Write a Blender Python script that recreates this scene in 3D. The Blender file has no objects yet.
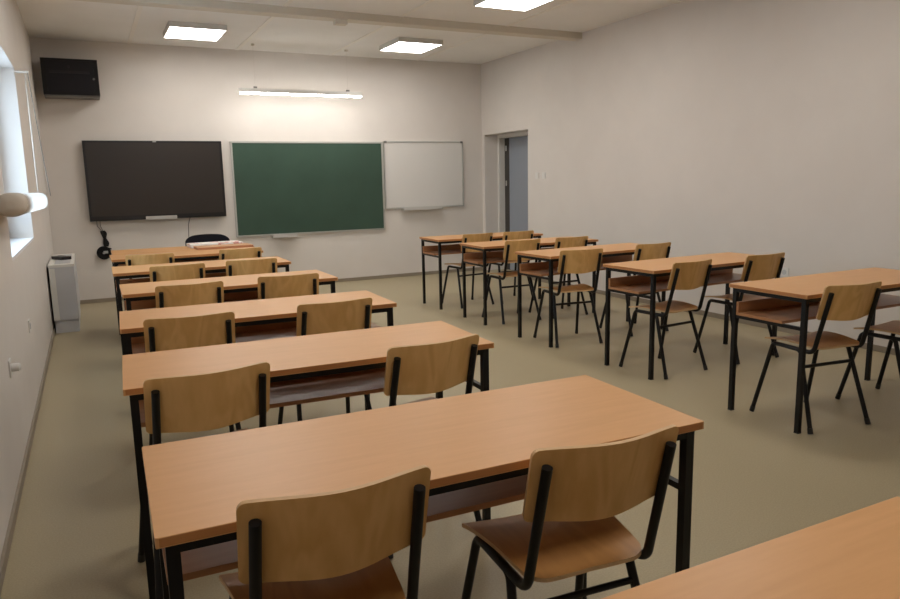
import bpy, bmesh, math, random
from math import sin, cos, pi, sqrt, radians
from mathutils import Vector, Matrix

random.seed(4)
scene = bpy.context.scene
COL = scene.collection

# ------------------------------------------------------------------ room sizes
W, YF, YB, H = 5.812, 9.645, -1.60, 3.072

# ------------------------------------------------------------------ materials
def new_mat(name):
    m = bpy.data.materials.new(name); m.use_nodes = True
    nt = m.node_tree
    b = nt.nodes['Principled BSDF']
    return m, nt, b

def plain(name, col, rough=0.5, metal=0.0, spec=0.5):
    m, nt, b = new_mat(name)
    b.inputs['Base Color'].default_value = (*col, 1)
    b.inputs['Roughness'].default_value = rough
    b.inputs['Metallic'].default_value = metal
    b.inputs['Specular IOR Level'].default_value = spec
    return m

def mottled(name, c1, c2, scale, rough=0.6, bump=0.0, detail=4, spec=0.5, scl3=(1, 1, 1)):
    """two tones mixed by a noise, with an optional fine bump"""
    m, nt, b = new_mat(name)
    tc = nt.nodes.new('ShaderNodeTexCoord')
    mp = nt.nodes.new('ShaderNodeMapping'); mp.inputs['Scale'].default_value = scl3
    nz = nt.nodes.new('ShaderNodeTexNoise'); nz.inputs['Scale'].default_value = scale; nz.inputs['Detail'].default_value = detail
    cr = nt.nodes.new('ShaderNodeValToRGB')
    cr.color_ramp.elements[0].position = 0.35; cr.color_ramp.elements[0].color = (*c1, 1)
    cr.color_ramp.elements[1].position = 0.65; cr.color_ramp.elements[1].color = (*c2, 1)
    nt.links.new(tc.outputs['Object'], mp.inputs['Vector']); nt.links.new(mp.outputs[0], nz.inputs['Vector'])
    nt.links.new(nz.outputs['Fac'], cr.inputs['Fac']); nt.links.new(cr.outputs[0], b.inputs['Base Color'])
    b.inputs['Roughness'].default_value = rough
    b.inputs['Specular IOR Level'].default_value = spec
    if bump:
        bp = nt.nodes.new('ShaderNodeBump'); bp.inputs['Strength'].default_value = bump; bp.inputs['Distance'].default_value = 0.002
        nt.links.new(nz.outputs['Fac'], bp.inputs['Height']); nt.links.new(bp.outputs[0], b.inputs['Normal'])
    return m

def wood(name, light, dark, stretch, rough, figure=0.35, spec=0.5, coat=0.0):
    """beech: fine pores along the grain plus a slow wavy figure; each object draws its own offset"""
    m, nt, b = new_mat(name)
    N, Lk = nt.nodes, nt.links
    tc = N.new('ShaderNodeTexCoord'); oi = N.new('ShaderNodeObjectInfo')
    mul = N.new('ShaderNodeMath'); mul.operation = 'MULTIPLY'; mul.inputs[1].default_value = 17.0
    Lk.new(oi.outputs['Random'], mul.inputs[0])
    add = N.new('ShaderNodeVectorMath'); add.operation = 'ADD'
    Lk.new(tc.outputs['Object'], add.inputs[0]); Lk.new(mul.outputs[0], add.inputs[1])
    mp = N.new('ShaderNodeMapping'); mp.inputs['Scale'].default_value = stretch
    Lk.new(add.outputs[0], mp.inputs['Vector'])
    n1 = N.new('ShaderNodeTexNoise'); n1.inputs['Scale'].default_value = 9; n1.inputs['Detail'].default_value = 8; n1.inputs['Roughness'].default_value = 0.65
    Lk.new(mp.outputs[0], n1.inputs['Vector'])
    n2 = N.new('ShaderNodeTexNoise'); n2.inputs['Scale'].default_value = 1.6; n2.inputs['Detail'].default_value = 2; n2.inputs['Distortion'].default_value = 0.8
    Lk.new(mp.outputs[0], n2.inputs['Vector'])
    wv = N.new('ShaderNodeMath'); wv.operation = 'MULTIPLY'; wv.inputs[1].default_value = 26
    Lk.new(n2.outputs['Fac'], wv.inputs[0])
    sn = N.new('ShaderNodeMath'); sn.operation = 'SINE'; Lk.new(wv.outputs[0], sn.inputs[0])
    mr = N.new('ShaderNodeMapRange'); mr.inputs[1].default_value = -1; mr.inputs[2].default_value = 1
    Lk.new(sn.outputs[0], mr.inputs[0])
    mx = N.new('ShaderNodeMix'); mx.data_type = 'FLOAT'; mx.inputs[0].default_value = figure
    Lk.new(n1.outputs['Fac'], mx.inputs[2]); Lk.new(mr.outputs[0], mx.inputs[3])
    cr = N.new('ShaderNodeValToRGB')
    cr.color_ramp.elements[0].position = 0.25; cr.color_ramp.elements[0].color = (*dark, 1)
    cr.color_ramp.elements[1].position = 0.75; cr.color_ramp.elements[1].color = (*light, 1)
    Lk.new(mx.outputs[0], cr.inputs['Fac']); Lk.new(cr.outputs[0], b.inputs['Base Color'])
    b.inputs['Roughness'].default_value = rough
    b.inputs['Specular IOR Level'].default_value = spec
    b.inputs['Coat Weight'].default_value = coat; b.inputs['Coat Roughness'].default_value = 0.25
    return m

def emitter(name, col, strength):
    m, nt, b = new_mat(name)
    b.inputs['Base Color'].default_value = (0.9, 0.9, 0.9, 1)
    b.inputs['Emission Color'].default_value = (*col, 1)
    b.inputs['Emission Strength'].default_value = strength
    return m

M = {}
M['wall'] = mottled('wall_paint', (0.68, 0.635, 0.59), (0.70, 0.655, 0.61), 3.0, 0.75, 0.0, 3, 0.25)
M['ceiling'] = mottled('ceiling_paint', (0.83, 0.82, 0.80), (0.86, 0.85, 0.83), 2.0, 0.8, 0.0, 3, 0.2)
M['strip'] = plain('ceiling_cover_strip', (0.85, 0.82, 0.77), 0.6)
M['beam'] = plain('beam_paint', (0.66, 0.61, 0.52), 0.7)
M['floor'] = mottled('speckled_vinyl', (0.355, 0.295, 0.182), (0.41, 0.342, 0.216), 150.0, 0.42, 0.0, 8, 0.4)
M['skirting'] = plain('skirting_vinyl', (0.27, 0.225, 0.17), 0.5)
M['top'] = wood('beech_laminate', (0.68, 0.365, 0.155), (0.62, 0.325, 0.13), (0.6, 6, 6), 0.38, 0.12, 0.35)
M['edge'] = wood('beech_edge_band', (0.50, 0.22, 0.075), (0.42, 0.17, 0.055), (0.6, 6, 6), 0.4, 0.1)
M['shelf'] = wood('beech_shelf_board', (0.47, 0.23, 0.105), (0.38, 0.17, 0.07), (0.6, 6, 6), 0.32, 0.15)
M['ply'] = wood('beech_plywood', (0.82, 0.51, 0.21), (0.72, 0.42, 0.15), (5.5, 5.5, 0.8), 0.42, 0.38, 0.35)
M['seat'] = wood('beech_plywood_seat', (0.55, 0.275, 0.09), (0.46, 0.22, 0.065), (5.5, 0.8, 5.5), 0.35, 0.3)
M['plyedge'] = wood('plywood_edge', (0.74, 0.51, 0.28), (0.55, 0.34, 0.16), (0.5, 0.5, 60), 0.5, 0.1)
M['black'] = plain('black_powder_coat', (0.0045, 0.004, 0.0045), 0.42, 0, 0.35)
M['screen'] = plain('dark_display_glass', (0.030, 0.024, 0.021), 0.32, 0, 0.5)
M['bezel'] = plain('black_plastic_bezel', (0.008, 0.008, 0.009), 0.35)
M['silver'] = plain('silver_plastic', (0.55, 0.54, 0.52), 0.35, 0.4)
M['alu'] = plain('anodised_aluminium', (0.52, 0.52, 0.49), 0.4, 0.55)
M['green'] = mottled('green_chalkboard_enamel', (0.030, 0.066, 0.046), (0.037, 0.078, 0.055), 2.2, 0.42, 0.0, 5, 0.5)
M['whiteboard'] = plain('whiteboard_enamel', (0.66, 0.64, 0.61), 0.22)
M['white'] = plain('white_plastic', (0.70, 0.68, 0.65), 0.4)
M['tray'] = plain('grey_tray', (0.50, 0.48, 0.45), 0.45)
M['lampmetal'] = plain('white_lamp_housing', (0.62, 0.60, 0.57), 0.5)
M['lamp'] = emitter('lit_panel_diffuser', (1.0, 0.96, 0.905), 16.8)
M['tube'] = emitter('lit_linear_diffuser', (1.0, 0.96, 0.905), 31.0)
M['cabinet'] = plain('black_cabinet_steel', (0.0045, 0.004, 0.005), 0.5, 0, 0.3)
M['cabinet3'] = plain('dark_grey_steel', (0.018, 0.017, 0.019), 0.5, 0, 0.3)
M['cabinet2'] = plain('dark_smoked_door', (0.006, 0.005, 0.008), 0.4, 0, 0.3)
M['greysteel'] = plain('grey_steel', (0.16, 0.155, 0.145), 0.5)
M['convector'] = plain('light_grey_enamel', (0.50, 0.50, 0.51), 0.45)
M['convector2'] = plain('cream_enamel', (0.68, 0.66, 0.61), 0.5)
M['pvc'] = plain('white_window_profile', (0.80, 0.81, 0.83), 0.35)
M['reveal'] = plain('reveal_paint', (0.80, 0.80, 0.80), 0.7)
M['doorleaf'] = plain('blue_grey_door_panel', (0.29, 0.32, 0.37), 0.4)
M['doorframe'] = plain('white_door_frame', (0.70, 0.68, 0.64), 0.5)
M['gapshade'] = plain('dark_gap_shade', (0.05, 0.045, 0.04), 0.6)  # shade of the gap beside the door leaf, put into the colour
M['cloth'] = plain('black_upholstery', (0.012, 0.012, 0.017), 0.85, 0, 0.2)
M['cardboard'] = mottled('brown_card', (0.50, 0.27, 0.13), (0.56, 0.31, 0.15), 8, 0.6)
M['cord'] = plain('pale_cord', (0.60, 0.56, 0.50), 0.7)
M['brownedge'] = plain('brown_card_edge', (0.45, 0.20, 0.095), 0.6)

def fabric():
    m, nt, b = new_mat('white_blind_fabric')
    b.inputs['Base Color'].default_value = (0.82, 0.78, 0.72, 1); b.inputs['Roughness'].default_value = 0.9
    tr = nt.nodes.new('ShaderNodeBsdfTranslucent'); tr.inputs['Color'].default_value = (0.92, 0.90, 0.87, 1)
    mx = nt.nodes.new('ShaderNodeMixShader'); mx.inputs[0].default_value = 0.85
    out = nt.nodes['Material Output']
    nt.links.new(b.outputs[0], mx.inputs[1]); nt.links.new(tr.outputs[0], mx.inputs[2]); nt.links.new(mx.outputs[0], out.inputs[0])
    return m
M['fabric'] = fabric()
M['rollshade'] = plain('shaded_roll_cloth', (0.52, 0.47, 0.40), 0.85)  # darker beige: shade on the roll's near end is in the colour

def glass():
    m = bpy.data.materials.new('window_glass'); m.use_nodes = True
    nt = m.node_tree; nt.nodes.clear()
    o = nt.nodes.new('ShaderNodeOutputMaterial'); t = nt.nodes.new('ShaderNodeBsdfTransparent'); g = nt.nodes.new('ShaderNodeBsdfGlossy')
    t.inputs[0].default_value = (0.93, 0.96, 0.97, 1); g.inputs['Roughness'].default_value = 0.02
    mx = nt.nodes.new('ShaderNodeMixShader')
    mx.inputs[0].default_value = 0.05; nt.links.new(t.outputs[0], mx.inputs[1]); nt.links.new(g.outputs[0], mx.inputs[2]); nt.links.new(mx.outputs[0], o.inputs[0])
    return m
M['glass'] = glass()

def printed():
    """white sheet with loose reddish print blotches"""
    m, nt, b = new_mat('printed_sheet')
    tc = nt.nodes.new('ShaderNodeTexCoord'); v = nt.nodes.new('ShaderNodeTexNoise'); v.inputs['Scale'].default_value = 14; v.inputs['Detail'].default_value = 1
    cr = nt.nodes.new('ShaderNodeValToRGB'); cr.color_ramp.interpolation = 'LINEAR'
    cr.color_ramp.elements[0].position = 0.56; cr.color_ramp.elements[0].color = (0.85, 0.82, 0.78, 1)
    cr.color_ramp.elements[1].position = 0.62; cr.color_ramp.elements[1].color = (0.62, 0.30, 0.26, 1)
    nt.links.new(tc.outputs['Object'], v.inputs['Vector']); nt.links.new(v.outputs['Fac'], cr.inputs['Fac']); nt.links.new(cr.outputs[0], b.inputs['Base Color'])
    b.inputs['Roughness'].default_value = 0.6
    return m
M['printed'] = printed()

# ------------------------------------------------------------------ mesh helpers
def BM(): return bmesh.new()

def box(bm, x0, x1, y0, y1, z0, z1, mi=0, rot=None):
    cs = [(x, y, z) for z in (z0, z1) for y in (y0, y1) for x in (x0, x1)]
    if rot is not None: cs = [tuple(rot @ Vector(c)) for c in cs]
    v = [bm.verts.new(c) for c in cs]
    fs = []
    for q in ((0, 2, 3, 1), (4, 5, 7, 6), (0, 1, 5, 4), (2, 6, 7, 3), (0, 4, 6, 2), (1, 3, 7, 5)):
        f = bm.faces.new([v[i] for i in q]); f.material_index = mi; fs.append(f)
    return fs

def bevel_all(bm, w, seg=2, angle=0.6):
    es = [e for e in bm.edges if len(e.link_faces) == 2 and e.calc_face_angle(0) > angle]
    bmesh.ops.bevel(bm, geom=es, offset=w, segments=seg, profile=0.5, affect='EDGES')

def fillet(pts, r, n=6):
    """polyline -> polyline with rounded corners"""
    P = [Vector(p) for p in pts]; out = [P[0]]
    for i in range(1, len(P) - 1):
        a, b, c = P[i - 1], P[i], P[i + 1]
        u, w = (a - b), (c - b)
        lu, lw = u.length, w.length; u.normalize(); w.normalize()
        ang = u.angle(w)
        if ang > pi - 0.02: out.append(b); continue
        t = min(r / math.tan(ang / 2), lu * 0.49, lw * 0.49)
        rr = t * math.tan(ang / 2)
        bis = (u + w).normalized(); cen = b + bis * (rr / sin(ang / 2))
        s, e = b + u * t - cen, b + w * t - cen
        full = s.angle(e); ax = s.cross(e).normalized()
        for k in range(n + 1): out.append(cen + Matrix.Rotation(full * k / n, 3, ax) @ s)
    out.append(P[-1]); return out

def tube(bm, pts, r, n=10, cap=True, flat=1.0, mi=0, r2=None):
    """round (or oval) tube along a path"""
    P = [Vector(p) for p in pts]
    T = []
    for i in range(len(P)):
        a = P[max(i - 1, 0)]; b = P[min(i + 1, len(P) - 1)]; T.append((b - a).normalized())
    ref = Vector((1, 0, 0)) if abs(T[0].x) < 0.9 else Vector((0, 1, 0))
    U = (ref - T[0] * ref.dot(T[0])).normalized(); rings = []
    for i, p in enumerate(P):
        U = (U - T[i] * U.dot(T[i])).normalized(); V = T[i].cross(U)
        rad = r if r2 is None else r + (r2 - r) * i / (len(P) - 1)
        rings.append([bm.verts.new(p + U * (cos(2 * pi * k / n) * rad) + V * (sin(2 * pi * k / n) * rad * flat)) for k in range(n)])
    for a, b in zip(rings, rings[1:]):
        for k in range(n):
            f = bm.faces.new((a[k], a[(k + 1) % n], b[(k + 1) % n], b[k])); f.smooth = True; f.material_index = mi
    if cap:
        for ring, rev in ((rings[0], True), (rings[-1], False)):
            f = bm.faces.new(ring[::-1] if rev else ring); f.material_index = mi

def lathe(bm, prof, cen=(0, 0, 0), axis='z', n=24, mi=0):
    """prof: (radius, height) pairs"""
    rings = []
    for r, h in prof:
        ring = []
        for k in range(n):
            a = 2 * pi * k / n; c, s = cos(a) * r, sin(a) * r
            p = {'z': (c, s, h), 'y': (c, h, s), 'x': (h, c, s)}[axis]
            ring.append(bm.verts.new(Vector(cen) + Vector(p)))
        rings.append(ring)
    for a, b in zip(rings, rings[1:]):
        for k in range(n):
            f = bm.faces.new((a[k], a[(k + 1) % n], b[(k + 1) % n], b[k])); f.smooth = True; f.material_index = mi
    bm.faces.new(rings[0][::-1]).material_index = mi; bm.faces.new(rings[-1]).material_index = mi

def sheet(bm, us, vrange, nv, mapping, th, mi=0, mie=1):
    """bent plate: columns at us, v spans vrange(u); mapping(u, v) -> (point, normal)"""
    front, back = [], []
    for u in us:
        a, b = vrange(u); fr, bk = [], []
        for j in range(nv + 1):
            p, n = mapping(u, a + (b - a) * j / nv)
            fr.append(bm.verts.new(p + n * th / 2)); bk.append(bm.verts.new(p - n * th / 2))
        front.append(fr); back.append(bk)
    def q(vs, m, sm):
        f = bm.faces.new(vs); f.material_index = m; f.smooth = sm
    for i in range(len(us) - 1):
        for j in range(nv):
            q((front[i][j], front[i + 1][j], front[i + 1][j + 1], front[i][j + 1]), mi, True)
            q((back[i][j], back[i][j + 1], back[i + 1][j + 1], back[i + 1][j]), mi, True)
        for j in (0, nv):
            q((front[i][j], back[i][j], back[i + 1][j], front[i + 1][j]), mie, False)
    for i in (0, len(us) - 1):
        for j in range(nv):
            q((front[i][j], front[i][j + 1], back[i][j + 1], back[i][j]), mie, False)

def link(name, bm, mats, parent=None, loc=(0, 0, 0), rotz=0.0):
    bmesh.ops.recalc_face_normals(bm, faces=bm.faces)
    for e in bm.edges:
        if len(e.link_faces) == 2 and e.calc_face_angle(0) > 0.7: e.smooth = False
    me = bpy.data.meshes.new(name); bm.to_mesh(me); bm.free()
    for m in (mats if isinstance(mats, (list, tuple)) else [mats]): me.materials.append(M[m])
    o = bpy.data.objects.new(name, me); COL.objects.link(o)
    o.location = loc; o.rotation_euler = (0, 0, rotz)
    if parent: o.parent = parent
    return o

def tag(o, label, cat, group=None):
    o['label'] = label; o['category'] = cat
    if group: o['group'] = group
    return o

def thing(name, label, cat, loc=(0, 0, 0), rotz=0.0, group=None):
    o = bpy.data.objects.new(name, None); COL.objects.link(o)
    o.location = loc; o.rotation_euler = (0, 0, rotz); o.empty_display_size = 0.1
    return tag(o, label, cat, group)

def struct(name, bm, mats, parent=None, **k):
    o = link(name, bm, mats, parent, **k)
    o['kind'] = 'structure'
    return o

def copy_tree(o, parent=None):
    c = o.copy(); COL.objects.link(c); c.parent = parent
    for ch in [x for x in bpy.data.objects if x.parent == o]: copy_tree(ch, c)
    return c

# ------------------------------------------------------------------ the room
bm = BM(); box(bm, -0.3, W + 0.6, YB - 0.2, YF + 0.2, -0.12, 0); struct('floor', bm, 'floor')
bm = BM(); box(bm, -0.3, W + 0.6, YB - 0.2, YF + 0.2, H, H + 0.15); struct('ceiling', bm, 'ceiling')
bm = BM(); box(bm, -0.3, W + 0.6, YF, YF + 0.2, 0, H); struct('wall_front', bm, 'wall')
bm = BM(); box(bm, -0.3, W + 0.6, YB - 0.2, YB, 0, H); struct('wall_back', bm, 'wall')

WZ0, WZ1 = 0.985, 2.31
WINS = [(4.72, 6.62)]
bm = BM()
box(bm, -0.3, 0, YB, YF, 0, WZ0); box(bm, -0.3, 0, YB, YF, WZ1, H)
ys = [YB] + [v for w in sorted(WINS) for v in w] + [YF]
for a, b in zip(ys[::2], ys[1::2]): box(bm, -0.3, 0, a, b, WZ0, WZ1)
struct('wall_left', bm, 'wall')

DY0, DY1, DZ = 8.37, 9.56, 2.04
bm = BM()
box(bm, W, W + 0.45, YB, DY0, 0, H); box(bm, W, W + 0.45, DY1, YF, 0, H); box(bm, W, W + 0.45, DY0, DY1, DZ, H)
struct('wall_right', bm, 'wall')

# skirting
SK = 0.047
def skirting(name, x0, x1, y0, y1):
    bm = BM(); box(bm, x0, x1, y0, y1, 0.001, SK); bevel_all(bm, 0.004, 1); struct(name, bm, 'skirting')
skirting('baseboard_front', 0.02, W - 0.02, YF - 0.014, YF - 0.0005)
skirting('baseboard_left', 0.0005, 0.014, YB + 0.02, YF - 0.02)
skirting('baseboard_right', W - 0.014, W - 0.0005, YB + 0.02, DY0)
skirting('baseboard_back', 0.02, W - 0.02, YB + 0.0005, YB + 0.014)

# ceiling: flat cover strips along the board joints, and the boxed beam across
k = 1
for x in (1.03, 2.28, 3.50, 4.78):
    bm = BM(); box(bm, x - 0.022, x + 0.022, YB, YF, H - 0.006, H - 0.0003); struct('trim_%d' % k, bm, 'strip'); k += 1
bm = BM(); box(bm, 0.001, W - 0.001, 7.19, 7.34, H - 0.072, H - 0.0005); bevel_all(bm, 0.006, 2); struct('trim_%d' % k, bm, 'beam')

# windows in the left wall
for i, (a, b) in enumerate(WINS):
    fx0, fx1 = -0.23, -0.17
    bm = BM()
    fw = 0.06
    box(bm, fx0, fx1, a, b, WZ0, WZ0 + fw); box(bm, fx0, fx1, a, b, WZ1 - fw, WZ1)
    mid = (a + b) / 2
    for y0, y1 in ((a, a + fw), (b - fw, b), (mid - 0.04, mid + 0.04)): box(bm, fx0, fx1, y0, y1, WZ0 + fw, WZ1 - fw)
    w = struct('window_%d' % (i + 1), bm, 'pvc')
    for y0, y1 in ((a + fw, mid - 0.04), (mid + 0.04, b - fw)):
        bm = BM()
        s = 0.045; z0, z1 = WZ0 + fw, WZ1 - fw
        box(bm, fx0 + 0.02, fx1 + 0.012, y0, y1, z0, z0 + s); box(bm, fx0 + 0.02, fx1 + 0.012, y0, y1, z1 - s, z1)
        box(bm, fx0 + 0.02, fx1 + 0.012, y0, y0 + s, z0 + s, z1 - s); box(bm, fx0 + 0.02, fx1 + 0.012, y1 - s, y1, z0 + s, z1 - s)
        sa = link('window_sash', bm, 'pvc', w)
        bm = BM(); box(bm, -0.205, -0.199, y0 + s, y1 - s, z0 + s, z1 - s); link('window_pane', bm, 'glass', sa)
    bm = BM(); box(bm, -0.17, -0.001, a + 0.001, b - 0.001, WZ0 + 0.0005, WZ0 + 0.02); bevel_all(bm, 0.004, 2); link('window_sill', bm, 'pvc', w)

# doorway in the right wall: deep reveal, white frame, blue-grey leaf
bm = BM()
fx = W + 0.225
box(bm, fx, fx + 0.10, DY1 - 0.04, DY1 - 0.0005, 0, DZ - 0.0005); box(bm, fx, fx + 0.10, DY0 + 0.0005, DY0 + 0.04, 0, DZ - 0.0005)
box(bm, fx, fx + 0.10, DY0 + 0.04, DY1 - 0.04, DZ - 0.05, DZ - 0.0005)
bevel_all(bm, 0.004, 1)
dr = struct('door_1', bm, 'doorframe')
bm = BM(); box(bm, fx + 0.105, fx + 0.145, DY0 + 0.01, DY1 - 0.165, 0.008, DZ - 0.03); bevel_all(bm, 0.003, 1)
leaf = link('door_leaf', bm, 'doorleaf', dr)
bm = BM(); box(bm, fx + 0.10, fx + 0.13, DY1 - 0.16, DY1 - 0.04, 0.002, DZ - 0.05); link('door_gap_shade', bm, 'gapshade', dr)  # dark strip drawn where the gap between frame and leaf is in shadow
for z in (0.35, 1.28, 1.80):
    bm = BM(); lathe(bm, [(0.001, 0), (0.011, 0.004), (0.011, 0.076), (0.001, 0.08)], (fx + 0.088, DY1 - 0.10, z), 'z', 12); link('door_hinge', bm, 'silver', dr)
bm = BM()
box(bm, fx + 0.098, fx + 0.105, DY0 + 0.13, DY0 + 0.17, 0.93, 1.13); tube(bm, fillet([(fx + 0.104, DY0 + 0.15, 1.06), (fx + 0.05, DY0 + 0.15, 1.06), (fx + 0.05, DY0 + 0.27, 1.06)], 0.015), 0.009)
h = link('door_handle', bm, 'silver', leaf)

# ------------------------------------------------------------------ lamps
def ceiling_panel(x, y, label):
    t = thing('ceiling_light', label, 'ceiling light', (x, y, H - 0.055), 0, 'square ceiling lights')
    bm = BM(); s = 0.292
    box(bm, -s, s, -s * 1.1, s * 1.1, 0.004, 0.0548)
    for x0, x1, y0, y1 in ((-s, s, -s * 1.1, -s * 1.1 + 0.012), (-s, s, s * 1.1 - 0.012, s * 1.1), (-s, -s + 0.012, -s * 1.1 + 0.012, s * 1.1 - 0.012), (s - 0.012, s, -s * 1.1 + 0.012, s * 1.1 - 0.012)):
        box(bm, x0, x1, y0, y1, -0.002, 0.004)
    link('housing', bm, 'lampmetal', t)
    bm = BM(); box(bm, -s + 0.013, s - 0.013, -s * 1.1 + 0.013, s * 1.1 - 0.013, -0.0005, 0.0035); link('diffuser', bm, 'lamp', t)
ceiling_panel(1.625, 8.55, 'lit white ceiling panel light above the black wall display, before the beam')
ceiling_panel(4.17, 8.49, 'lit white ceiling panel light nearest the whiteboard corner, beyond the beam')
ceiling_panel(4.16, 5.98, 'lit white ceiling panel light on the near side of the beam, cut by photo top')
ceiling_panel(1.625, 5.98, 'lit white ceiling panel light above the left desks, on the near side of beam')

ceiling_panel(1.625, 3.40, 'unseen panel light added to brighten the left desks, second row from the beam')  # this and the next two: unseen rear lamps added to brighten the near half
ceiling_panel(4.16, 3.40, 'unseen panel light added to brighten the right desks, second row from the beam')
ceiling_panel(1.625, 0.80, 'unseen panel light added for brightness above the left desks, nearest the back wall')

t = thing('linear_pendant_light', 'long slim white pendant light hung on two wires above the green chalkboard', 'pendant light', (2.975, 9.20, 2.485))
L2 = 0.785
bm = BM(); box(bm, -L2, L2, -0.03, 0.03, 0.0145, 0.062); bevel_all(bm, 0.004, 1); link('housing', bm, 'lampmetal', t)
bm = BM(); box(bm, -L2 + 0.01, L2 - 0.01, -0.026, 0.026, -0.004, 0.014); link('diffuser', bm, 'tube', t)
for x in (-0.59, 0.60):
    bm = BM(); box(bm, x - 0.02, x + 0.02, -0.012, 0.012, 0.062, 0.085); link('clip', bm, 'greysteel', t)
    bm = BM(); tube(bm, [(x, 0, 0.08), (x, 0, H - 2.485 - 0.012)], 0.0012, 6); link('suspension_wire', bm, 'cord', t)
    bm = BM(); lathe(bm, [(0.001, -0.022), (0.022, -0.02), (0.022, -0.001), (0.001, -0.0005)], (x, 0, H - 2.485), 'z', 16); link('ceiling_rose', bm, 'beam', t)
bm = BM(); box(bm, 2.80, 2.92, 7.215, 7.305, H - 0.115, H - 0.0722); bevel_all(bm, 0.010, 3)
t = link('beam_sensor', bm, 'beam')
tag(t, 'small beige box hanging under the middle of the ceiling beam', 'sensor')

# ------------------------------------------------------------------ front wall
# display
t = thing('wall_display', 'large black flat display on the front wall, left of the green board', 'display', (1.205, YF, 1.46))
hw, hh = 0.787, 0.472
bm = BM(); box(bm, -hw, hw, -0.085, -0.03, -hh, hh); bevel_all(bm, 0.006, 2); link('casing', bm, 'bezel', t)
bm = BM(); box(bm, -hw + 0.028, hw - 0.028, -0.0875, -0.0845, -hh + 0.055, hh - 0.022); link('screen', bm, 'screen', t)
bm = BM(); box(bm, -0.17, 0.19, -0.095, -0.085, -hh - 0.004, -hh + 0.038); bevel_all(bm, 0.004, 2); link('control_strip', bm, 'silver', t)
bm = BM(); box(bm, -0.02, 0.02, -0.088, -0.083, hh - 0.016, hh - 0.006); link('sensor_dot', bm, 'silver', t)
bm = BM(); box(bm, -0.3, 0.3, -0.031, -0.0005, -0.2, 0.2); link('wall_bracket', bm, 'black', t)

def board(name, label, cat, x0, x1, z0, z1, mat, fr, trays):
    t = thing(name, label, cat, ((x0 + x1) / 2, YF, z0))
    w, h = (x1 - x0) / 2, z1 - z0
    bm = BM(); box(bm, -w + fr * .6, w - fr * .6, -0.022, -0.0005, fr * .6, h - fr * .6); link('writing_surface', bm, mat, t)
    bm = BM()
    box(bm, -w, w, -0.03, -0.0005, 0, fr); box(bm, -w, w, -0.03, -0.0005, h - fr, h); box(bm, -w, -w + fr, -0.03, -0.0005, fr, h - fr); box(bm, w - fr, w, -0.03, -0.0005, fr, h - fr)
    bevel_all(bm, 0.003, 1); link('frame', bm, 'alu', t)
    for a, b in trays:
        c = (x0 + x1) / 2
        bm = BM(); box(bm, a - c, b - c, -0.10, -0.001, -0.028, -0.002); box(bm, a - c, b - c, -0.10, -0.092, -0.002, 0.012); bevel_all(bm, 0.003, 1); link('pen_tray', bm, 'tray', t)
    return t
board('green_chalkboard', 'green chalkboard in a thin aluminium frame, middle of the front wall', 'chalkboard', 2.112, 4.197, 0.705, 1.935, 'green', 0.022, [(2.57, 2.90)])
wb = board('whiteboard', 'small empty whiteboard on the front wall, right of the green chalkboard', 'whiteboard', 4.212, 5.475, 0.996, 1.946, 'whiteboard', 0.018, [(4.46, 5.09)])
for dx in (-0.612, 0.598):
    bm = BM(); box(bm, dx - 0.012, dx + 0.026, -0.034, -0.0295, 0.925, 0.953); link('frame_corner', bm, 'greysteel', wb)

# black cabinet high in the left corner
t = thing('wall_cabinet', 'black steel wall cabinet hung high in the front left corner', 'cabinet', (0.372, YF, 2.42))
cw, ch, cd = 0.283, 0.392, 0.30
bm = BM(); box(bm, -cw, cw, -cd, -0.0005, 0, ch); bevel_all(bm, 0.004, 1); link('body', bm, ['cabinet'], t)
bm = BM()
box(bm, -cw, cw, -cd - 0.012, -cd, ch - 0.022, ch); box(bm, -cw, cw, -cd - 0.012, -cd, 0, 0.03); box(bm, -cw, -cw + 0.045, -cd - 0.012, -cd, 0.03, ch - 0.022); box(bm, cw - 0.045, cw, -cd - 0.012, -cd, 0.03, ch - 0.022)
bevel_all(bm, 0.003, 1); d = link('door_frame', bm, 'cabinet', t)
bm = BM(); box(bm, -cw + 0.045, cw - 0.045, -cd - 0.006, -cd - 0.0005, 0.03, ch - 0.022); link('door_window', bm, 'cabinet2', d)
bm = BM(); box(bm, -cw + 0.075, cw - 0.085, -cd - 0.014, -cd - 0.006, 0.235, 0.262); bevel_all(bm, 0.003, 1); link('shelf_edge', bm, 'cabinet3', t)
bm = BM(); lathe(bm, [(0.001, 0), (0.016, 0.002), (0.016, 0.008), (0.001, 0.01)], (-0.01, -cd - 0.0165, ch - 0.085), 'y', 16); link('badge', bm, 'cabinet3', t)
bm = BM(); lathe(bm, [(0.001, 0), (0.012, 0.002), (0.012, 0.016), (0.001, 0.02)], (cw - 0.05, -cd - 0.03, 0.18), 'y', 14); link('lock', bm, 'greysteel', t)
bm = BM(); box(bm, -cw + 0.004, cw - 0.004, -cd + 0.004, -0.002, -0.016, -0.0005); bevel_all(bm, 0.003, 1); link('base_tray', bm, 'greysteel', t)

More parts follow.
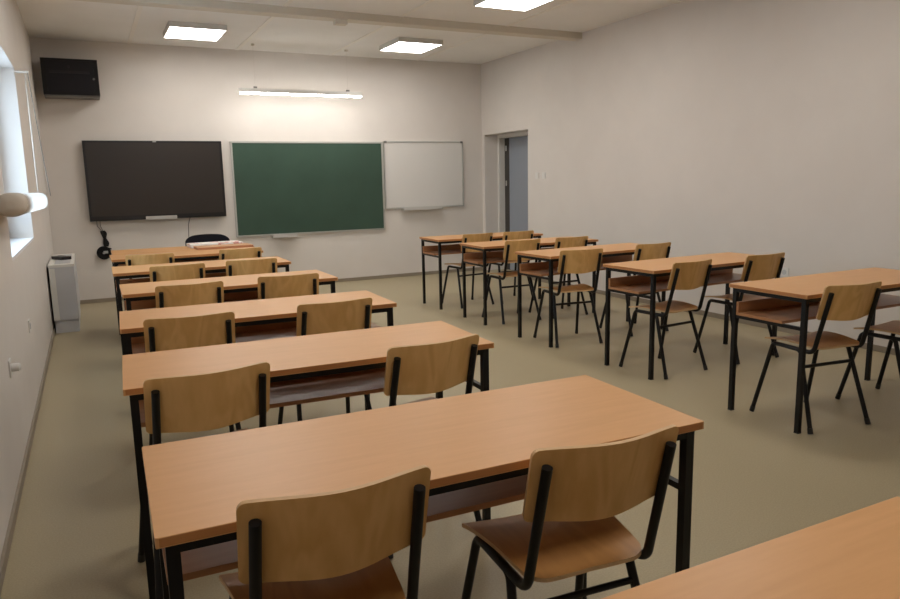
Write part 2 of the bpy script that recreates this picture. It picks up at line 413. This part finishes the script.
# cables below the display
t = thing('power_cable', 'black power cable coiled and hanging below the left end of display', 'cable', (0.535, YF - 0.03, 0.99))
bm = BM()
for dx in (-0.045, -0.01): tube(bm, fillet([(dx, 0, 0.02), (dx, 0, -0.06), (dx * 0.2 + 0.02, 0, -0.14)], 0.03, 4), 0.004, 6)
link('hanging_lead', bm, 'greysteel', t)
bm = BM()
rnd = random.Random(3)
for j in range(7):
    ox, oy = rnd.uniform(-0.018, 0.018), rnd.uniform(-0.014, 0.012)
    tube(bm, fillet([(0.005 + ox, oy, -0.12), (0.02 + ox * 1.6, oy, -0.15), (0.022 + ox * .5, oy * .6, -0.21), (0.035 + ox * 1.6, oy, -0.27), (0.03 + ox, oy, -0.31)], 0.03, 3), 0.0075, 6)
link('bundle', bm, 'black', t)
bm = BM()
for j in range(15):
    R = 0.074 - 0.0125 * (j % 5); off = -0.012 + 0.006 * (j % 3)
    tube(bm, [(0.0 + cos(a * pi / 12) * R, off, -0.385 + sin(a * pi / 12) * R) for a in range(25)], 0.0075, 6)
tube(bm, fillet([(-0.05, 0, -0.35), (0.0, -0.005, -0.385), (0.06, 0, -0.33), (0.085, 0, -0.345)], 0.03), 0.0075, 6)
link('coil', bm, 'black', t)
bm = BM(); box(bm, -0.005, 0.045, -0.03, 0.0, -0.392, -0.362, rot=Matrix.Rotation(0.0, 3, 'Y')); bevel_all(bm, 0.006, 2); link('plug', bm, 'silver', t)
bm = BM(); tube(bm, fillet([(1.555, YF - 0.03, 0.995), (1.53, YF - 0.012, 0.90), (1.515, YF - 0.012, 0.55), (1.50, YF - 0.02, 0.30), (1.50, YF - 0.03, 0.006), (1.56, YF - 0.2, 0.006)], 0.05), 0.005, 6)
t = link('display_lead', bm, 'greysteel'); tag(t, 'thin dark lead hanging from the display down behind the black chair', 'cable')

# ------------------------------------------------------------------ left wall things
t = thing('fan_coil_unit', 'pale grey floor-standing heater unit in the front left corner', 'heater', (0.02, 7.78, 0))
dx, dl = 0.215, 1.25
bm = BM(); box(bm, 0, dx, 0, dl, 0.125, 0.64); bevel_all(bm, 0.008, 2); link('casing', bm, 'convector', t)
bm = BM(); box(bm, -0.004, dx + 0.004, -0.004, dl + 0.004, 0.6405, 0.665); bevel_all(bm, 0.006, 2); tp = link('top_cover', bm, 'convector2', t)
bm = BM()
for j in range(14): box(bm, 0.05, dx - 0.03, 0.1 + j * 0.075, 0.1 + j * 0.075 + 0.045, 0.6655, 0.669)
link('outlet_grille', bm, 'convector', tp)
bm = BM(); box(bm, 0.006, dx - 0.006, 0.012, dl - 0.012, 0.0, 0.1245); bevel_all(bm, 0.004, 1); link('plinth', bm, 'convector', t)
bm = BM(); box(bm, 0.001, 0.05, -0.014, -0.0005, 0.13, 0.63); bevel_all(bm, 0.004, 2); link('end_strip', bm, 'convector2', t)
bm = BM(); box(bm, -0.05, 0.05, -0.1, 0.1, 0, 0.03); bevel_all(bm, 0.013, 3)
t = link('control_handset', bm, 'bezel', loc=(0.12, 8.33, 0.669), rotz=0.5); tag(t, 'small black handset lying on top of the pale heater unit', 'handset')

def plate(name, label, cat, loc, normal, plug, group):
    """a white wall plate; normal +1 on the left wall, -1 on the right"""
    t = thing(name, label, cat, loc, 0, group); n = normal
    bm = BM(); box(bm, min(0.0005 * n, 0.007 * n), max(0.0005 * n, 0.007 * n), -0.041, 0.041, -0.041, 0.041); bevel_all(bm, 0.002, 2); link('cover_plate', bm, 'white', t)
    if plug == 'socket':
        bm = BM(); lathe(bm, [(0.022, 0.0), (0.022, 0.0035), (0.019, 0.004), (0.018, 0.0012), (0.001, 0.001)], (0, 0, 0), 'x', 20)
        for v in bm.verts: v.co.x = (0.0068 + v.co.x) * n
        link('socket_well', bm, 'convector', t)
    elif plug == 'plug':
        bm = BM(); lathe(bm, [(0.001, 0.0072), (0.02, 0.0075), (0.02, 0.04), (0.012, 0.048), (0.001, 0.05)], (0, 0, 0), 'x', 18)
        for v in bm.verts: v.co.x *= n
        pl = link('plug', bm, 'white', t)
    else:
        bm = BM(); box(bm, min(0.007 * n, 0.011 * n), max(0.007 * n, 0.011 * n), -0.03, 0.03, -0.03, 0.03); bevel_all(bm, 0.003, 1); link('rocker', bm, 'white', t)
    return t
plate('wall_socket', 'white wall socket with a plug, left wall, nearer to the camera', 'socket', (0, 3.95, 0.54), 1, 'plug', 'sockets on the left wall')
plate('wall_socket', 'white wall socket on the left wall, farther toward the heater unit', 'socket', (0, 5.25, 0.52), 1, 'socket', 'sockets on the left wall')
plate('wall_socket', 'white wall socket low on the right wall, behind the second nearest desk', 'socket', (W, 4.25, 0.53), -1, 'socket', None)
plate('light_switch', 'white light switch beside the doorway, the one nearer the door', 'light switch', (W, 8.14, 1.42), -1, 'rocker', 'light switches by the door')
plate('light_switch', 'white light switch beside the doorway, the one farther from the door', 'light switch', (W, 7.98, 1.42), -1, 'rocker', 'light switches by the door')

# blind gathered into a thick roll across the window, hung on cords from two small hooks
t = thing('rolled_blind', 'bright white blind rolled up across the left window, hung on cords', 'blind', (0, 0, 0))
bm = BM()
ya, yb = 4.20, 6.60
N_ = 26
rings = []
stations = [(0.0, 0.35), (0.008, 0.62), (0.022, 0.84), (0.045, 0.96), (0.075, 1.0)] + [(0.075 + (yb - ya - 0.15) * j / 12, 1.0 + 0.012 * sin(j * 2.1)) for j in range(1, 12)] + [(yb - ya - 0.075, 1.0), (yb - ya - 0.045, 0.96), (yb - ya - 0.022, 0.84), (yb - ya - 0.008, 0.62), (yb - ya, 0.35)]
for dy, k in stations:
    f = dy / (yb - ya); ax = (0.062 + (0.064 - 0.062) * f) * k; az = (0.058 + (0.064 - 0.058) * f) * k; zc = 1.310 + (1.292 - 1.310) * f
    xc = 0.002 + (0.062 + (0.064 - 0.062) * f)
    rg = []
    for q in range(N_):
        a = 2 * pi * q / N_; c, s_ = cos(a), sin(a)
        rg.append(bm.verts.new((xc + ax * math.copysign(abs(c) ** 0.8, c), ya + dy, zc + az * math.copysign(abs(s_) ** 0.8, s_))))
    rings.append(rg)
for A, B in zip(rings, rings[1:]):
    for q in range(N_):
        f = bm.faces.new((A[q], A[(q + 1) % N_], B[(q + 1) % N_], B[q])); f.smooth = True
bm.faces.new(rings[0][::-1]); bm.faces.new(rings[-1])
roll = link('fabric_roll', bm, 'fabric', t)
bm = BM(); pr_ = None
for dy, k in [(-0.004, 0.30), (0.002, 0.66), (0.016, 0.90), (0.045, 1.03), (0.30, 1.03)]:
    rg = []
    for q in range(N_):
        a = 2 * pi * q / N_; c, s_ = cos(a), sin(a)
        rg.append(bm.verts.new((0.0645 + 0.0605 * k * math.copysign(abs(c) ** 0.8, c), ya + dy, 1.310 + 0.0585 * k * math.copysign(abs(s_) ** 0.8, s_))))
    if pr_:
        for q in range(N_): bm.faces.new((pr_[q], pr_[(q + 1) % N_], rg[(q + 1) % N_], rg[q])).smooth = True
    else: bm.faces.new(rg[::-1])
    pr_ = rg
link('shaded_end', bm, 'rollshade', roll)['label'] = 'near end of the roll, shade in its beige colour'  # extra skin over the near end, coloured as that end looks in shade
for yy in (4.45, 4.65):
    bm = BM(); box(bm, 0.0005, 0.012, yy - 0.015, yy + 0.015, 1.28, 1.33); link('wall_bracket', bm, 'cord', t)
for yy in (6.52,):
    bm = BM(); box(bm, 0.0005, 0.10, yy - 0.012, yy + 0.012, 2.262, 2.275); box(bm, 0.0005, 0.006, yy - 0.02, yy + 0.02, 2.235, 2.30); hk = link('hook', bm, 'cord', t)
    bm = BM(); tube(bm, [(0.075, yy, 2.262), (0.072, yy, 1.36)], 0.004, 6); link('cord', bm, 'cord', hk)
    bm = BM(); tube(bm, [(0.092, yy, 2.262), (0.128, yy, 1.70), (0.155, yy, 1.33)], 0.0025, 6); link('cord', bm, 'greysteel', hk)

# ------------------------------------------------------------------ desks
DL, DD, DH = 1.3212, 0.5154, 0.76
TH, LS = 0.021, 0.0255
def make_desk():
    t = thing('school_desk', 'x', 'desk')
    bm = BM(); fs = box(bm, 0, DL, 0, DD, DH - TH, DH)
    for i, f in enumerate(fs):
        if i >= 2: f.material_index = 1
    es = [e for e in bm.edges if abs(e.verts[0].co.z - e.verts[1].co.z) > 0.01]
    bmesh.ops.bevel(bm, geom=es, offset=0.005, segments=3, profile=0.5, affect='EDGES')
    es = [e for e in bm.edges if e.is_manifold and len({f.material_index for f in e.link_faces}) > 1]
    bmesh.ops.bevel(bm, geom=es, offset=0.002, segments=2, profile=0.5, affect='EDGES')
    link('tabletop', bm, ['top', 'edge'], t)
    i = 0.017; zt = DH - TH - 0.0005
    for x in (i, DL - i - LS):
        for y in (i, DD - i - LS):
            bm = BM(); box(bm, x, x + LS, y, y + LS, 0.006, zt); bevel_all(bm, 0.003, 1); lg = link('leg', bm, 'black', t)
            bm = BM(); box(bm, x - 0.001, x + LS + 0.001, y - 0.001, y + LS + 0.001, 0.0, 0.0058); link('foot_pad', bm, 'bezel', lg)
    rz = zt - 0.024
    for y in (i + 0.001, DD - i - LS + 0.001):
        bm = BM(); box(bm, i + LS, DL - i - LS, y, y + LS - 0.002, rz, zt); link('top_rail', bm, 'black', t)
    for x in (i + 0.001, DL - i - LS + 0.001):
        bm = BM(); box(bm, x, x + LS - 0.002, i + LS, DD - i - LS, rz, zt); link('top_rail', bm, 'black', t)
        bm = BM(); box(bm, x + 0.003, x + LS - 0.005, i + LS, DD - i - LS, 0.562, 0.580); link('shelf_rail', bm, 'black', t)
    sx0, sx1 = i + 0.002, DL - i - 0.002
    y1 = DD - i - LS - 0.003
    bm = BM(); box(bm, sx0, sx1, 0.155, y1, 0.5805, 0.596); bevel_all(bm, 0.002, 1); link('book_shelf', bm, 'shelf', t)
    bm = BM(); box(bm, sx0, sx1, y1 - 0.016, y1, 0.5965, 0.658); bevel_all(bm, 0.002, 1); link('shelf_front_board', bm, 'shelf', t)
    return t

desk0 = make_desk()
first = [True]
def place(proto, flag, x, y, rz, label, group):
    if flag[0]: flag[0] = False; o = proto
    else: o = copy_tree(proto)
    o.location = (x, y, 0); o.rotation_euler = (0, 0, rz); o['label'] = label
    if group: o['group'] = group
    return o

ORD = ['front', 'second', 'third', 'fourth', 'fifth', 'sixth']
LEFT = [('F', 0.551, 6.903, 0.005), ('E', 0.527, 5.780, -0.012), ('D', 0.543, 4.600, -0.005), ('C', 0.485, 3.470, -0.035), ('B', 0.453, 2.406, -0.037), ('A', 0.460, 1.322, -0.022)]
RIGHT = [('R5', 3.712, 6.876, -0.022), ('R4', 3.697, 5.873, -0.037), ('R3', 3.710, 4.787, 0.036), ('R2', 3.745, 3.635, 0.028), ('R1', 3.693, 2.443, -0.010)]
lnames = ['beech two-seat desk in the left column, front row, against the teacher desk',
          'beech two-seat desk in the left column, second row from the front',
          'beech two-seat desk in the left column, third row from the front',
          'beech two-seat desk in the left column, fourth row from the front',
          'beech two-seat desk in the left column, second nearest with both chairs visible',
          'large nearest beech desk with its whole top and both chairs visible, left column']
rnames = ['beech two-seat desk in the right column, farthest, by the whiteboard',
          'beech two-seat desk in the right column, second from the front wall',
          'beech two-seat desk in the right column, middle one of the five',
          'beech two-seat desk in the right column, second nearest to the camera',
          'beech two-seat desk in the right column, nearest, cut by the right photo edge']
for (n, x, y, rz), lb in zip(LEFT, lnames): place(desk0, first, x, y, rz, lb, 'two-seat school desks')
for (n, x, y, rz), lb in zip(RIGHT, rnames): place(desk0, first, x, y, rz, lb, 'two-seat school desks')
place(desk0, first, 0.45, 0.275, 0.0, 'beech desk whose bare top cuts the bottom right corner of the photo', 'two-seat school desks')
td = place(desk0, first, 0.575, 7.435, 0.0, 'beech teacher desk behind the front left desk, with papers on it', None)

# ------------------------------------------------------------------ chairs
BW, BH, ZT, TILT, SAG = 0.391, 0.187, 0.810, radians(14.5), 0.040
BZ = ZT - BH / 2
BACKTOP = -0.24
def make_chair():
    """faces +y; origin on the floor between the feet"""
    t = thing('school_chair', 'x', 'chair')
    tt = math.tan(TILT)
    # curved plywood back
    hw, r = BW / 2, 0.018
    us = [-hw + r * (1 - cos(k * pi / 12)) for k in range(0, 7)]
    us += [-hw + r + (BW - 2 * r) * k / 20 for k in range(1, 20)]
    us += [-u for u in us[:7][::-1]]
    us[0] += 1e-4; us[-1] -= 1e-4
    def vr(u):
        e = abs(u) - (hw - r); cut = r - sqrt(max(r * r - e * e, 0)) if e > 0 else 0
        return (-BH / 2 + cut - 0.012 * (0.5 + 0.5 * cos(pi * u / hw)), BH / 2 - cut)
    by = BACKTOP + BH / 2 * tt
    def bow(u): k = u / hw; return SAG * (0.65 * (0.5 + 0.5 * cos(pi * k)) + 0.35 * (1 - k * k))
    def mp(u, v):
        d = (bow(u + 1e-3) - bow(u - 1e-3)) / 2e-3
        return Vector((u, by - bow(u) - v * tt, BZ + v)), Vector((d, 1, tt)).normalized()
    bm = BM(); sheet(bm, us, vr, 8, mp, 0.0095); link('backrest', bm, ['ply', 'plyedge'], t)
    # dished seat
    y0, y1 = -0.185, 0.150
    rr = 0.05
    vs = [y0 + rr * (1 - cos(k * pi / 12)) for k in range(0, 7)] + [y0 + rr + (y1 - y0 - rr) * k / 14 for k in range(1, 15)]
    def xr(v):
        k = (v - y0) / (y1 - y0)
        w = 0.163 + 0.038 * k
        e = (y0 + rr) - v
        cut = rr - sqrt(max(rr * rr - e * e, 0)) if e > 0 else 0
        return (-w + cut, w - cut)
    def sm(v, u):
        k = (v - y0) / (y1 - y0)
        z = 0.455 + 0.008 * sin((k - 0.15) * pi * 1.3) - 0.08 * max(0, k - 0.75) ** 2 + 0.010 * (u / 0.2) ** 2 + 0.008 * max(0, 0.25 - k) * 4 * (1 - abs(u) / 0.2)
        return Vector((u, v, z)), Vector((-0.1 * u / 0.2, 0.03, 1)).normalized()
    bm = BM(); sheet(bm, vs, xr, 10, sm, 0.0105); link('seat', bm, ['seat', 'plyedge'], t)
    R = 0.0124
    for s in (-1, 1):
        xt, xb, xo, zr = 0.165 * s, 0.170 * s, 0.207 * s, 0.434
        off = bow(0.166) + 0.0055 + R
        ztop = ZT - 0.040
        bm = BM()
        yl = lambda z: by - (z - BZ) * tt - off
        tube(bm, fillet([(xt, yl(ztop), ztop), (xb, yl(zr), zr), (xb, 0.0, zr)], 0.045, 7), R, 12)
        link('back_upright', bm, 'black', t)
        F, Rr = Vector((xo, 0.217, 0.0)), Vector((xo, -0.217, 0.0))
        A, B = Vector((xb, 0.115, zr)), Vector((xb, -0.08, zr))
        fa, ra = A + (F - A).normalized() * 0.05, B + (Rr - B).normalized() * 0.05
        bm = BM(); tube(bm, fillet([ra, B, A, fa], 0.035, 5), R, 12); link('seat_rail', bm, 'black', t)
        for top, foot in ((fa, F), (ra, Rr)):
            d = (top - foot).normalized()
            bm = BM(); tube(bm, [top + d * 0.002, foot + d * 0.006], R, 12); lg = link('leg', bm, 'black', t)
            bm = BM(); tube(bm, [foot + d * 0.035, foot + d * 0.004], R + 0.002, 12); link('foot_cap', bm, 'bezel', lg)
    bm = BM(); tube(bm, [(-0.185, -0.107, 0.345), (0.185, -0.107, 0.345)], 0.0095, 10); link('crossbar', bm, 'black', t)
    return t

chair0 = make_chair()
cfirst = [True]
# x, y: middle of the back's top edge
def chair(x, yback, rz, label):
    place(chair0, cfirst, x + BACKTOP * sin(rz), yback - BACKTOP * cos(rz), rz, label, 'plywood school chairs')
CL = [('F', (0.850, 6.68, -0.06), (1.628, 6.73, 0.10)), ('E', (0.965, 5.645, 0.04), (1.515, 5.68, -0.08)), ('D', (0.912, 4.50, 0.03), (1.52, 4.545, -0.07)),
      ('C', (0.775, 3.378, -0.03), (1.463, 3.385, 0.04)), ('B', (0.704, 2.318, 0.07), (1.500, 2.318, 0.10)), ('A', (0.796, 1.283, -0.03), (1.410, 1.222, -0.08))]
lrow = ['front row', 'second row', 'third row', 'fourth row', 'fifth row', 'nearest row']
for (n, a, b), rw in zip(CL, lrow):
    for side, c in (('left', a), ('right', b)):
        lb = 'plywood chair on black legs, %s seat of the %s, left desk column' % (side, rw)
        if n == 'A': lb = {'left': 'nearest plywood chair with curved back, cut by the photo bottom, left of two', 'right': 'nearest plywood chair with its whole seat visible, right of the bottom two'}[side]
        chair(*c, lb)
CR = [('R5', (4.16, 6.805, 0.08), (4.67, 6.79, -0.02)), ('R4', (4.095, 5.80, -0.03), (4.65, 5.77, 0.0)), ('R3', (3.965, 4.71, -0.14), (4.766, 4.75, 0.0)),
      ('R2', (4.065, 3.60, 0.09), (4.79, 3.61, -0.01)), ('R1', (3.960, 2.370, -0.12), (4.664, 2.298, 0.03))]
rrow = ['farthest row', 'second farthest row', 'middle row', 'second nearest row', 'nearest row']
for (n, a, b), rw in zip(CR, rrow):
    for side, c in (('left', a), ('right, wall-side', b)):
        chair(*c, 'plywood chair on black legs, %s seat of the %s, right desk column' % (side, rw))

# teacher's black chair behind the teacher desk (it faces the class, -y)
t = thing('office_chair', 'black padded office chair behind the teacher desk, only its rounded back showing', 'chair', (1.568, 8.20, 0))
hw, r, bh = 0.235, 0.11, 0.40
us = [-hw + r * (1 - cos(k * pi / 12)) for k in range(0, 7)] + [-hw + r + (2 * hw - 2 * r) * k / 10 for k in range(1, 10)]
us += [-u for u in us[:7][::-1]]; us[0] += 1e-4; us[-1] -= 1e-4
def vr(u):
    e = abs(u) - (hw - r); cut = r - sqrt(max(r * r - e * e, 0)) if e > 0 else 0
    return (-bh / 2 + cut * .6, bh / 2 - cut * 0.5 + 0.02 * (1 - (u / hw) ** 2))
def mpb(u, v):
    return Vector((u, 0.20 - 0.05 * (u / hw) ** 2 + v * 0.12, 0.625 + v)), Vector((0.1 * u / hw, -1, 0.1)).normalized()
bm = BM(); sheet(bm, us, vr, 8, mpb, 0.055, 0, 0); bevel_all(bm, 0.012, 2, 0.9); link('backrest', bm, 'cloth', t)
bm = BM(); box(bm, -0.23, 0.23, -0.24, 0.18, 0.41, 0.475); bevel_all(bm, 0.03, 4); link('seat', bm, 'cloth', t)
bm = BM(); tube(bm, fillet([(0, 0.05, 0.395), (0, 0.245, 0.395), (0, 0.25, 0.60)], 0.05), 0.018, 10); link('back_support', bm, 'black', t)
bm = BM(); tube(bm, [(0, 0, 0.09), (0, 0, 0.41)], 0.025, 14); link('column', bm, 'black', t)
for j in range(5):
    a = j * 2 * pi / 5 + 0.3
    bm = BM(); tube(bm, [(0, 0, 0.11), (cos(a) * 0.27, sin(a) * 0.27, 0.075)], 0.022, 10, r2=0.015); lg = link('base_arm', bm, 'black', t)
    bm = BM(); lathe(bm, [(0.001, -0.022), (0.027, -0.02), (0.027, 0.02), (0.001, 0.022)], (cos(a) * 0.26, sin(a) * 0.26, 0.0275), 'x', 16); tube(bm, [(cos(a) * .26, sin(a) * .26, 0.05), (cos(a) * .26, sin(a) * .26, 0.08)], 0.008, 8); link('caster', bm, 'bezel', lg)

# papers and card on the teacher desk
bm = BM(); box(bm, -0.26, 0.26, -0.14, 0.14, 0, 0.034); bevel_all(bm, 0.003, 1)
t = link('paper_stack', bm, 'printed', loc=(1.56, 7.78, 0.7605), rotz=0.05); tag(t, 'stack of white sheets with red print on the teacher desk', 'papers')
bm = BM(); fs = box(bm, -0.27, 0.27, -0.13, 0.13, 0, 0.022)
for f in fs[2:]: f.material_index = 1
bevel_all(bm, 0.002, 1)
t = link('card_folder', bm, ['cardboard', 'brownedge'], loc=(1.60, 7.50, 0.7605), rotz=0.03); tag(t, 'flat brown card folder lying in front of the white papers', 'folder')

# ------------------------------------------------------------------ daylight and camera
w = bpy.data.worlds.new('overcast_sky'); scene.world = w; w.use_nodes = True
bg = w.node_tree.nodes['Background']; bg.inputs[0].default_value = (0.66, 0.82, 1.0, 1); bg.inputs[1].default_value = 5.6

cam = bpy.data.cameras.new('camera'); co = bpy.data.objects.new('camera', cam); COL.objects.link(co)
YAW, PITCH, ROLL, F = 0.4627973, 0.1656255, -0.0211701, 715.643
fw = Vector((sin(YAW) * cos(PITCH), cos(YAW) * cos(PITCH), -sin(PITCH))); rt = Vector((cos(YAW), -sin(YAW), 0)); up = rt.cross(fw)
c, s = cos(ROLL), sin(ROLL)
rt2 = rt * c + up * s; up2 = -rt * s + up * c
R = Matrix((rt2, up2, -fw)).transposed().to_4x4()
co.matrix_world = Matrix.Translation((0.40748, 0, 1.38904)) @ R
cam.sensor_fit = 'HORIZONTAL'; cam.sensor_width = 36.0; cam.lens = F / 900 * 36.0
cam.clip_start = 0.02; cam.clip_end = 100
scene.camera = co

vs = scene.view_settings
vs.view_transform = 'Standard'; vs.look = 'None'; vs.gamma = 1.0; vs.use_curve_mapping = False
vs.exposure = 0.1
